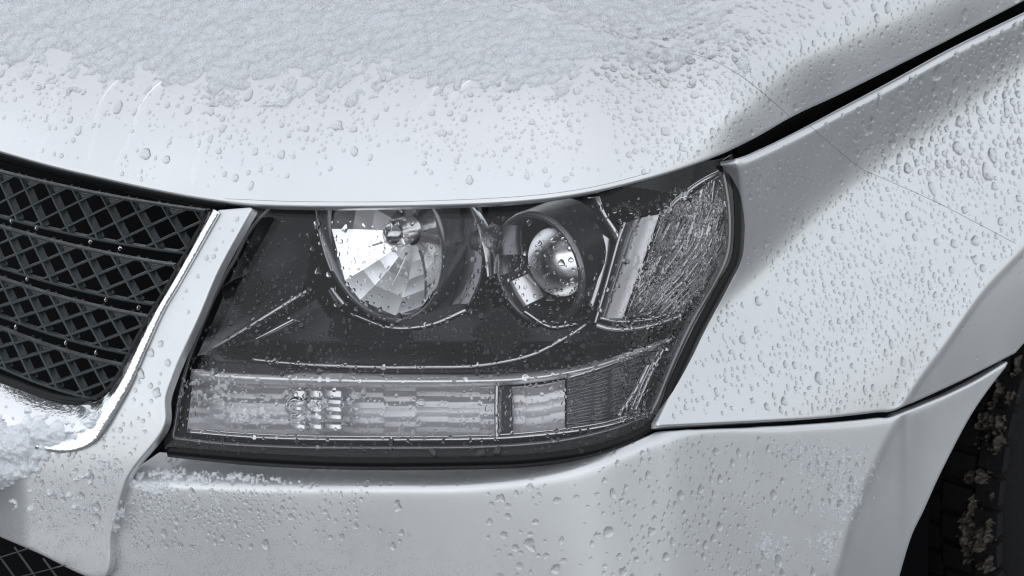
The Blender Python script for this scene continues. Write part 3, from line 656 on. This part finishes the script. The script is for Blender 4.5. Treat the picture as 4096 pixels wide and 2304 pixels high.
for i in range(-4, 17):
    for j, (w0, w1) in enumerate(((-.036, -.006), (-.078, -.042), (-.122, -.084), (-.166, -.128), (-.205, -.172))):
        a = math.radians(i * 6.5 + (3.2 if j % 2 else 0))
        V, F = block(w0, w1, a + .01, a + .093); new_obj('tread_block', V, F, M['tyre'], wheel, smooth=False)
lathe('wheel_arch_liner', WC, [(.43, -.05), (.44, -.2), (.44, -.42), (.0001, -.43)], M['void'], car, 60, a0=math.radians(-60), a1=math.radians(200), **kw)
# ------------------------------------------------------------------ slush and snow: real relief standing on the panels
def relief(name, field, x0, x1, y0, y1, step, hfun, m, label, cat='snow', group=None):
    """hfun(px, py, P) -> height in metres (<=0: bare)"""
    gx_, gy_ = np.meshgrid(np.arange(x0, x1, step), np.arange(y0, y1, step))
    gx_ = gx_ + rng.uniform(-.15, .15, gx_.shape) * step; gy_ = gy_ + rng.uniform(-.15, .15, gy_.shape) * step
    P = ray_pt(gx_, gy_, field.Y(gx_, gy_)); N = np.cross(np.gradient(P, axis=1), np.gradient(P, axis=0)); N /= np.linalg.norm(N, axis=-1, keepdims=True)
    vw = CAM - P; N *= np.sign((N * vw).sum(-1, keepdims=True))
    h = hfun(gx_, gy_, P); nv, nu = h.shape; F = grid_faces(nv, nu); hv = h.ravel(); keep = (hv[F] > 0).any(1); F = F[keep]
    V = (P + N * np.where(h > 0, h, -.0004)[..., None]).reshape(-1, 3)
    used = np.unique(F); mp = np.full(len(V), -1); mp[used] = np.arange(len(used))
    o = new_obj(name, V[used], mp[F].tolist(), m)
    return tag(o, label, cat, group, 'stuff')
SNOW_LOW = cr([-200, 0, 221, 304, 497, 718, 883, 1050, 1325, 1520, 1786, 2018, 2139, 2305, 2515, 2690, 2750], [205, 225, 240, 290, 285, 305, 335, 325, 345, 300, 325, 312, 350, 280, 245, 215, 205])
FILM_Y = cr([1900, 2045, 2250, 2432, 2600, 2700, 2844, 2960], [-20, 20, 75, 130, 176, 199, 238, 302])
SD = np.array([.82, .57, 0.0]); SX = np.array([-.57, .82, 0.0])
def slush_h(px, py, P):
    q = np.stack([P @ SD * .45, P @ SX, P[..., 2]], -1)            # grains drawn out along the slope of the hood
    big = fbm(q * 75, 3); mid = fbm(q * 190 + 5, 4); fine = fbm(q * 380 + 9, 2)
    m1 = (SNOW_LOW(px) + 12 - py) / 130
    # a bare strip along the film edge, a second patch beyond it
    fd = py - FILM_Y(px); beyond = (px > 1980) & (fd < 0)
    m2 = np.minimum((-fd - 22) / 60, (2980 - px + (0 - py) * .6) / 260)
    m = np.where(px > 1980, np.where(beyond, m2, np.minimum(m1, (fd - 3) / 30)), m1)
    m = np.clip(m, -2, 1.5) + (big - .5) * 3.0 + (mid - .5) * 2.2 + .05
    h = .0042 * np.clip(m, 0, 1.2) ** .8 * (.10 + 1.9 * np.clip(mid - .30, 0, 1) + .35 * fine)
    return np.where(m > .0, h, -1)
relief('slush', F_hood, -170, 3010, -120, 430, 4.4, slush_h, M['slush'], 'half-melted slush layer spread over the top of the silver hood', 'slush')

def bits(scale, thr, hgt, maskf, sharp=1.0):
    def f(px, py, P):
        n = fbm(P * scale + 3.1, 3); n2 = fbm(P * scale * 3.1 + 8, 2); mk = maskf(px, py)
        v = n * .72 + n2 * .28 - thr - .30 * (1 - mk)
        return np.where((v > 0) & (mk > 0.02), hgt * (np.clip(v, 0, .14) / .14) ** sharp * (.35 + 1.1 * n2), -1)
    return f
def blobmask(*els):
    def f(px, py):
        m = 0
        for cx, cy, rx, ry, ang in els:
            c, s = math.cos(math.radians(ang)), math.sin(math.radians(ang)); dx, dy = px - cx, py - cy
            m = np.maximum(m, np.clip(1.35 - np.hypot((dx * c + dy * s) / rx, (-dx * s + dy * c) / ry), 0, 1))
        return m
    return f
relief('ice_crumbs', F_bumper, 2980, 3560, 1700, 2304, 4.2, bits(230, .50, .0020, blobmask((3330, 1860, 190, 120, 0), (3380, 1990, 95, 170, 20), (3170, 1800, 90, 60, 0), (3300, 2180, 80, 90, 0), (3080, 2190, 95, 75, 0)), .6), M['slush'],
       'scattered white ice crumbs on the bumper corner beside the wheel arch', 'ice')
relief('snow', F_bumper, 500, 1260, 1845, 1990, 3.6, bits(260, .45, .0020, blobmask((690, 1905, 230, 34, 4), (960, 1912, 240, 22, 3), (600, 1950, 120, 40, 20)), .5), M['snow'],
       'strip of crusty snow on the bumper ledge below the headlight', 'snow')
relief('ice_crumbs', F_bumper, 480, 1050, 1930, 2190, 4.0, bits(240, .54, .0022, blobmask((640, 2010, 190, 90, 0), (840, 2020, 130, 70, 0)), .6), M['slush'],
       'small ice crumbs on the front bumper face below the crusty snow strip', 'ice')
relief('ice_crumbs', F_nose, 90, 500, 1770, 2230, 4.0, bits(230, .54, .0024, blobmask((430, 1900, 80, 130, 0), (330, 2010, 110, 60, 0), (180, 1990, 80, 120, 0), (460, 2070, 50, 70, 0), (530, 1760, 60, 60, 0)), .6), M['slush'],
       'ice crumbs and frozen dribbles on the silver nose panel under the grille', 'ice')
def clump_h(px, py, P):
    mk = np.maximum(np.clip(1.15 - np.hypot((px - 20) / 280, (py - 1775 + (px - 60) * .18) / 95), 0, 1), np.clip(1.1 - np.hypot((px + 40) / 170, (py - 1865) / 110), 0, 1))
    n = fbm(P * 95, 4); n2 = fbm(P * 330 + 4, 3)
    v = mk * 1.1 + (n - .5) * 1.1 - .22
    return np.where(v > 0, .014 * np.clip(v, 0, 1) ** .7 * (.55 + .5 * n + .35 * n2) + .002 * n2, -1)
relief('snow', F_nose, -170, 430, 1620, 2040, 3.4, clump_h, M['snow'], 'thick clump of snow clinging to the lower corner of the chrome grille surround', 'snow')
relief('ice_crumbs', F_lens, 690, 1500, 1440, 1760, 3.6, bits(300, .56, .0011, blobmask((850, 1560, 170, 90, 0), (1000, 1650, 220, 60, 0), (1260, 1640, 130, 60, -30), (1410, 1610, 40, 90, 0)), .6), M['slush'],
       'fine ice crumbs frozen onto the lower inner corner of the headlight lens', 'ice')

# sheets of water clinging to the headlight lens
def film_h(thr, hgt, scale):
    def f(px, py, P):
        n = fbm(P * np.array([scale, scale, scale * .8]) + 2.2, 3); v = n - thr
        ins = (px > np.interp(py, [860, 997, 1100, 1266, 1431, 1597, 1795], [1045, 975, 920, 850, 775, 715, 700])) & (px < np.interp(py, [700, 840, 950, 1050, 1150, 1335, 1530, 1690], [2900, 2908, 2906, 2888, 2832, 2732, 2642, 2575])) & (py > EDGE_HOOD(px / 1000) * 1000 + 75) & (py < 1800)
        return np.where((v > 0) & ins, hgt * np.clip(v, 0, .22) / .12, -1)
    return f
relief('water_film', F_lens, 2470, 2920, 720, 1700, 4.4, film_h(.66, .0013, 170), M['water'], 'heavy film of water on the wrapped outer end of the headlight lens', 'water')
# ------------------------------------------------------------------ water drops
def frame_at(F, px, py):
    c = F.pt(px, py); n = F.nrm(px, py); g_ = np.zeros_like(n); g_[..., 2] = -1
    e2 = g_ - n * (g_ * n).sum(-1, keepdims=True); e2 /= np.linalg.norm(e2, axis=-1, keepdims=True) + 1e-9
    return c, np.cross(e2, n), e2, n
def drop_mesh(r, big, closed, flat):
    seg = 16 if big else 10; ts = (.40, .70, .89, .97, 1.0) if big else (.5, .85, 1.0)
    th = np.linspace(0, 2 * np.pi, seg, endpoint=False); irr = random.uniform(.5, 1.5) * (.13 if big else .07) * (1.6 if random.random() < .25 else 1)
    out = 1 + sum(irr / k ** .6 * random.gauss(0, 1) * np.cos(k * th + random.uniform(0, 6.28)) for k in (2, 3, 4, 5))
    out = np.clip(out, .45, 1.8); el = random.choice((1, 1, 1.05, 1.15, 1.3, 1.6)) if not flat else random.choice((1, 1.1, 1.3, 1.7))
    tail = random.uniform(0, .28)
    x = np.cos(th) * out / math.sqrt(el); y = np.sin(th) * out * math.sqrt(el); x = x * (1 + tail * y)      # heavier low down
    h = random.uniform(.36, .52) * (.85 if big else 1); V = [(0, .04, h)]
    for t in ts:
        z = h * (1 - t ** 2.2) ** .62 if t < 1 else (-.06 if not closed else .0)
        sh = .10 * (1 - t)
        for a, b in zip(x, y): V.append((a * t, b * t + sh, z))
    k = len(ts); F = [[0, 1 + j, 1 + (j + 1) % seg] for j in range(seg)]
    for i in range(k - 1):
        for j in range(seg): F.append([1 + i*seg + j, 1 + (i+1)*seg + j, 1 + (i+1)*seg + (j+1) % seg, 1 + i*seg + (j+1) % seg])
    if closed: F.append([1 + (k-1)*seg + j for j in range(seg)][::-1])
    return np.array(V) * r, F
DROPS = []          # (radius px, field, px, py, flat, closed, label, group)
def scatter(F, n, region, rmed, rsig, rmax, label, group, dens=None, closed=False, flat=False, rmin=2.6, streak=0.0):
    x0, x1, y0, y1 = region; pts = []; cell = {}
    tries = 0
    while len(pts) < n and tries < n * 40:
        tries += 1
        x = random.uniform(x0, x1); y = random.uniform(y0, y1)
        d = 1.0 if dens is None else dens(x, y)
        if d <= 0 or random.random() > d: continue
        r = min(max(rmed * math.exp(random.gauss(0, rsig)), rmin), rmax)
        kx, ky = int(x // 60), int(y // 60); ok = True
        for i in (-1, 0, 1):
            for j in (-1, 0, 1):
                for (a, b, q) in cell.get((kx + i, ky + j), ()):
                    if math.hypot(a - x, (b - y) * (1.5 if flat else 1)) < (q + r) * 1.12: ok = False
        if not ok: continue
        cell.setdefault((kx, ky), []).append((x, y, r)); pts.append((x, y, r))
    for x, y, r in pts: DROPS.append((r, F, x, y, flat, closed, label, group))
def clumpy(scale, lo, hi, seed):
    gx_, gy_ = np.meshgrid(np.arange(-100, 4300, 12), np.arange(-100, 2420, 12))
    tab = sstep(lo, hi, fbm(np.stack([gx_ / scale + seed, gy_ / scale, np.full(gx_.shape, seed * 3.3)], -1), 3))
    return lambda x, y: float(tab[min(max(int((y + 100) / 12), 0), tab.shape[0] - 1), min(max(int((x + 100) / 12), 0), tab.shape[1] - 1)])
c1 = clumpy(170, .36, .60, 3.7); c2 = clumpy(210, .34, .60, 9.2); c3 = clumpy(150, .40, .60, 21.0)
_xt = np.arange(-200, 4400, 8.0)
def tab1(f, k=1000.0):
    t_ = f(_xt / k) * k; return lambda x: float(t_[min(max(int((x + 200) / 8), 0), len(t_) - 1)])
eh = tab1(EDGE_HOOD); sl_ = tab1(SNOW_LOW, 1.0); gl_ = tab1(GAP_LOW); cf_ = tab1(CREASE_F); cb_ = tab1(CREASE_B); fb_ = tab1(FLARE_B)
scatter(F_hood, 900, (-20, 2500, 230, 760), 5.6, .58, 24, 'clear bead of water on the front slope of the silver hood', 'water beads on the hood front', rmin=2.2, dens=
        lambda x, y: (c1(x, y) + .12) * (y > sl_(x) + 15) * (y < eh(x) - 25) * float(np.exp(-max(0, y - sl_(x) - 200) / 110)))
scatter(F_hood, 130, (2350, 3100, 0, 330), 12, .5, 34, 'broad bead of water on the flat top of the hood beside the slush', 'water beads on the hood top',
        lambda x, y: (.1 + c2(x, y)) * (y < eh(x) - 30) * (y > FILM_Y(min(x, 2900)) - 160) * (abs(x - 2850 + y * .9) < 360), flat=True)
scatter(F_hood, 950, (2450, 4140, -30, 720), 7.5, .48, 27, 'clear bead of water on the hood shoulder above the fender gap', 'water beads on the hood shoulder',
        lambda x, y: (c2(x, y) * .9 + .25) * (y < eh(x) - 24) * float(sstep(2450, 2750, x + y * .25)) * (y > -20))
def fend_in(x, y):
    xl = np.interp(y, [640, 848, 1029, 1171, 1377, 1577, 1703], [2975, 3000, 2990, 2925, 2815, 2720, 2660])
    return x > xl and y > gl_(x) + 30 and y < np.interp(x, [2632, 3277, 3596, 3832, 4067], [1685, 1655, 1615, 1512, 1395]) and y < cf_(x) - 14
scatter(F_fender, 1900, (2660, 4140, 40, 1690), 7.2, .46, 24, 'clear bead of water on the silver front fender', 'water beads on the fender',
        lambda x, y: fend_in(x, y) * (c3(x, y) * .8 + .28) * (1.0 if x > 3150 or y < 1050 else .35))
scatter(F_fender, 230, (3420, 4140, 60, 700), 15, .35, 36, 'large bead of water on the fender below the hood gap', 'large water beads on the fender',
        lambda x, y: fend_in(x, y) * float(sstep(3350, 3950, x)) * (c2(x, y) + .2))
scatter(F_fender, 40, (3620, 4096, 1000, 1560), 5, .4, 10, 'tiny bead of water on the flared fender edge above the wheel', 'water beads on the arch flare',
        lambda x, y: float(cf_(x) + 30 < y < np.interp(x, [3596, 3832, 4067], [1615, 1512, 1395])))
bt = lambda x: float(np.interp(x, b_top[:, 0], b_top[:, 1]))
scatter(F_bumper, 420, (1950, 3460, 1740, 2320), 9, .42, 25, 'clear bead of water on the bumper side below the fender seam', 'water beads on the bumper side',
        lambda x, y: (y > cb_(x) + 22) * (c2(x, y) * .9 + .12) * (.35 if x < 2480 else 1) * (y < fb_(x) - 20))
scatter(F_bumper, 260, (660, 2380, 1830, 1950), 6.5, .5, 20, 'flat bead of water on the bumper ledge under the headlight', 'water beads on the bumper ledge',
        lambda x, y: float(bt(x) + 14 < y < cb_(x) - 12), flat=True)
scatter(F_bumper, 330, (520, 1650, 1960, 2230), 8, .42, 20, 'clear bead of water on the bumper face below the ledge', 'water beads on the bumper face',
        lambda x, y: (c1(x, y) * .9 + .05) * float(np.exp(-max(0, x - 1180) / 160)) * (y < 2190 - (x - 500) * .0))
def nose_in(x, y):
    xr = np.interp(y, [850, 1075, 1266, 1431, 1600, 1720, 1880, 2140], [985, 850, 770, 695, 630, 600, 505, 420]); xl = np.interp(y, [850, 1118, 1245, 1415, 1539, 1655, 1762, 1815, 2140], [900, 740, 665, 590, 536, 475, 405, 120, 130])
    return xl + 8 < x < xr - 10
scatter(F_nose, 170, (60, 990, 870, 2120), 7, .5, 22, 'clear bead of water on the painted strip between grille and headlight', 'water beads on the nose panel',
        lambda x, y: nose_in(x, y) * (.15 + .85 * float(sstep(1350, 1800, y))))
def lens_in(x, y):
    xl = np.interp(y, [860, 997, 1100, 1266, 1431, 1597, 1795], [1030, 960, 905, 835, 760, 700, 685]); xr = np.interp(y, [700, 840, 950, 1050, 1150, 1335, 1530, 1690], [2910, 2920, 2918, 2900, 2845, 2745, 2655, 2590])
    return xl + 12 < x < xr - 8 and y > eh(x) + 60 and y < 1815
scatter(F_lens, 2000, (700, 2930, 780, 1815), 6.4, .45, 18, 'clear bead of water on the headlight lens', 'water beads on the headlight lens',
        lambda x, y: lens_in(x, y) * (.25 + .75 * c3(x, y)) * (1.0 if y > 960 else .35), rmin=2.4)
scatter(F_lens, 420, (2480, 2920, 760, 1680), 7.5, .4, 17, 'clear bead of water on the wrapped corner of the headlight lens', 'water beads on the lens corner',
        lambda x, y: float(lens_in(x, y) and x > 2640 - (y - 860) * .35))
# drops hanging from the grille rails
for (x, y) in ((47, 884), (147, 913), (362, 967), (480, 994), (110, 1116), (425, 1199), (555, 1231), (65, 1307), (265, 1371), (386, 1409)):
    c = ray_pt(x, y, grille_Y(x, y)); prof = [(.0001, .0028), (.0009, .0020), (.0019, .0006), (.0022, -.0006), (.0017, -.0020), (.0001, -.0028)]
    o = lathe('water_drop', np.zeros(3), prof, M['water'], None, 16, fwd=UPV, side=np.array([1.0, 0, 0]), up=np.array([0, 1.0, 0])); o.location = c
    tag(o, 'clear drop of water hanging from a black grille rail', 'water drop', 'drops hanging from the grille rails')
DROPS.sort(key=lambda d: -d[0])
rest_V, rest_F, base_ = [], [], 0
byF = {}
for i, d in enumerate(DROPS): byF.setdefault(id(d[1]), []).append(i)
frames = [None] * len(DROPS)
for ids in byF.values():
    F = DROPS[ids[0]][1]; c, a, b, n = frame_at(F, np.array([DROPS[i][2] for i in ids]), np.array([DROPS[i][3] for i in ids]))
    for k, i in enumerate(ids): frames[i] = (c[k], a[k], b[k], n[k])
N_SINGLE = 290
for i, (r, F, x, y, flat, closed, label, group) in enumerate(DROPS):
    c, a, b, n = frames[i]; rm = r * (np.linalg.norm(CAM - c)) / FPX
    V, Fc = drop_mesh(rm, r > 7.5, closed, flat)
    if F is F_lens: V = V * np.array([1, 1, 1.5])
    W = V[:, :1] * a + V[:, 1:2] * b + V[:, 2:3] * n
    if closed: W = W + n * .0003
    if i < N_SINGLE:
        tag(new_obj('water_drop', W, Fc, M['water'], loc=c), label, 'water drop', group)
    else:
        rest_V.append(W + c); rest_F += [[q + base_ for q in f] for f in Fc]; base_ += len(W)
tag(new_obj('fine_water_beads', np.concatenate(rest_V), rest_F, M['water']), 'countless small beads of water over hood, fender, bumper and headlight', 'water', kind='stuff')

# trails of meltwater down the hood
def trail(pts, w, label, F=F_hood):
    p = smooth_path(pts, 90); P = F.pt(p[:, 0], p[:, 1]); N = F.nrm(p[:, 0], p[:, 1]); t = np.gradient(P, axis=0); t /= np.linalg.norm(t, axis=1, keepdims=True); s = np.cross(t, N)
    wv = 1.5 * w * (np.linalg.norm(CAM - P, axis=1) / FPX) * (.75 + .6 * fbm(np.stack([np.linspace(0, 9, 90) + pts[0][0], np.zeros(90), np.zeros(90)], -1), 2)) * np.minimum(1, np.minimum(np.arange(90), 89 - np.arange(90)) / 6 + .15)
    pr = [(-1, -.02), (-.8, .022), (-.4, .04), (0, .045), (.4, .04), (.8, .022), (1, -.02)]
    V = np.stack([P + s * (wv * a)[:, None] + N * (wv * b)[:, None] for a, b in pr], 1).reshape(-1, 3); k = len(pr)
    Fc = [[i*k + j, (i+1)*k + j, (i+1)*k + j + 1, i*k + j + 1] for i in range(89) for j in range(k - 1)]
    tag(new_obj('water_trail', V, Fc, M['water']), label, 'water trail', 'meltwater trails down the hood')
TN = -1; ORD = ('first', 'second', 'third', 'fourth', 'fifth', 'sixth', 'seventh', 'eighth')
for pts, w in (([(225, 310), (218, 350), (216, 420), (205, 500), (165, 575), (148, 640)], 8), ([(475, 320), (430, 370), (392, 450), (376, 560), (350, 650)], 6), ([(672, 320), (620, 360), (570, 430), (525, 550), (458, 660)], 9),
               ([(800, 390), (787, 480), (784, 560), (796, 600)], 6), ([(900, 375), (850, 450), (820, 560), (785, 650), (770, 740)], 9), ([(1760, 330), (1725, 390), (1665, 470), (1675, 540), (1668, 620)], 9), ([(1885, 320), (1830, 370), (1795, 400)], 8), ([(1890, 440), (1800, 500), (1730, 580)], 7)):
    TN += 1; trail(pts, w, 'thin trail of meltwater running down the hood front, %s from the grille side' % ORD[TN])

# dirty snow packed along the tyre shoulder
def crust(a0, a1, w0, w1, thr, label):
    aa, ww = np.meshgrid(np.radians(np.linspace(a0, a1, 110)), np.linspace(w0, w1, 44))
    rd = WFWD * np.cos(aa)[..., None] + UPV * np.sin(aa)[..., None]; P0 = WC + WAX * ww[..., None]
    P_ = P0 + rd * .356; n = fbm(P_ * 60, 3); n2 = fbm(P_ * 260 + 3, 3)
    ed = np.minimum(1, np.minimum((aa - math.radians(a0)), (math.radians(a1) - aa)) / .05) * np.minimum(1, np.minimum(ww - w0, w1 - ww) / .012)
    v = n * .65 + n2 * .35 - thr - .3 * (1 - ed); h = np.where(v > 0, .010 * (np.clip(v, 0, .15) / .15) ** .6 * (.5 + n2), -.003)
    V = (P0 + rd * (.3545 + h)[..., None]).reshape(-1, 3); F = grid_faces(44, 110); F = F[(v.ravel()[F] > 0).any(1)]
    us = np.unique(F); mp = np.full(len(V), -1); mp[us] = np.arange(len(us))
    tag(new_obj('packed_snow', V[us], mp[F].tolist(), M['dirty_snow']), label, 'snow', 'dirty snow on the tyre', 'stuff')
crust(8, 34, -.055, -.002, .53, 'brown dirty snow packed on the upper part of the tyre shoulder')
crust(-16, 8, -.06, -.004, .51, 'brown dirty snow packed on the lower part of the tyre shoulder')
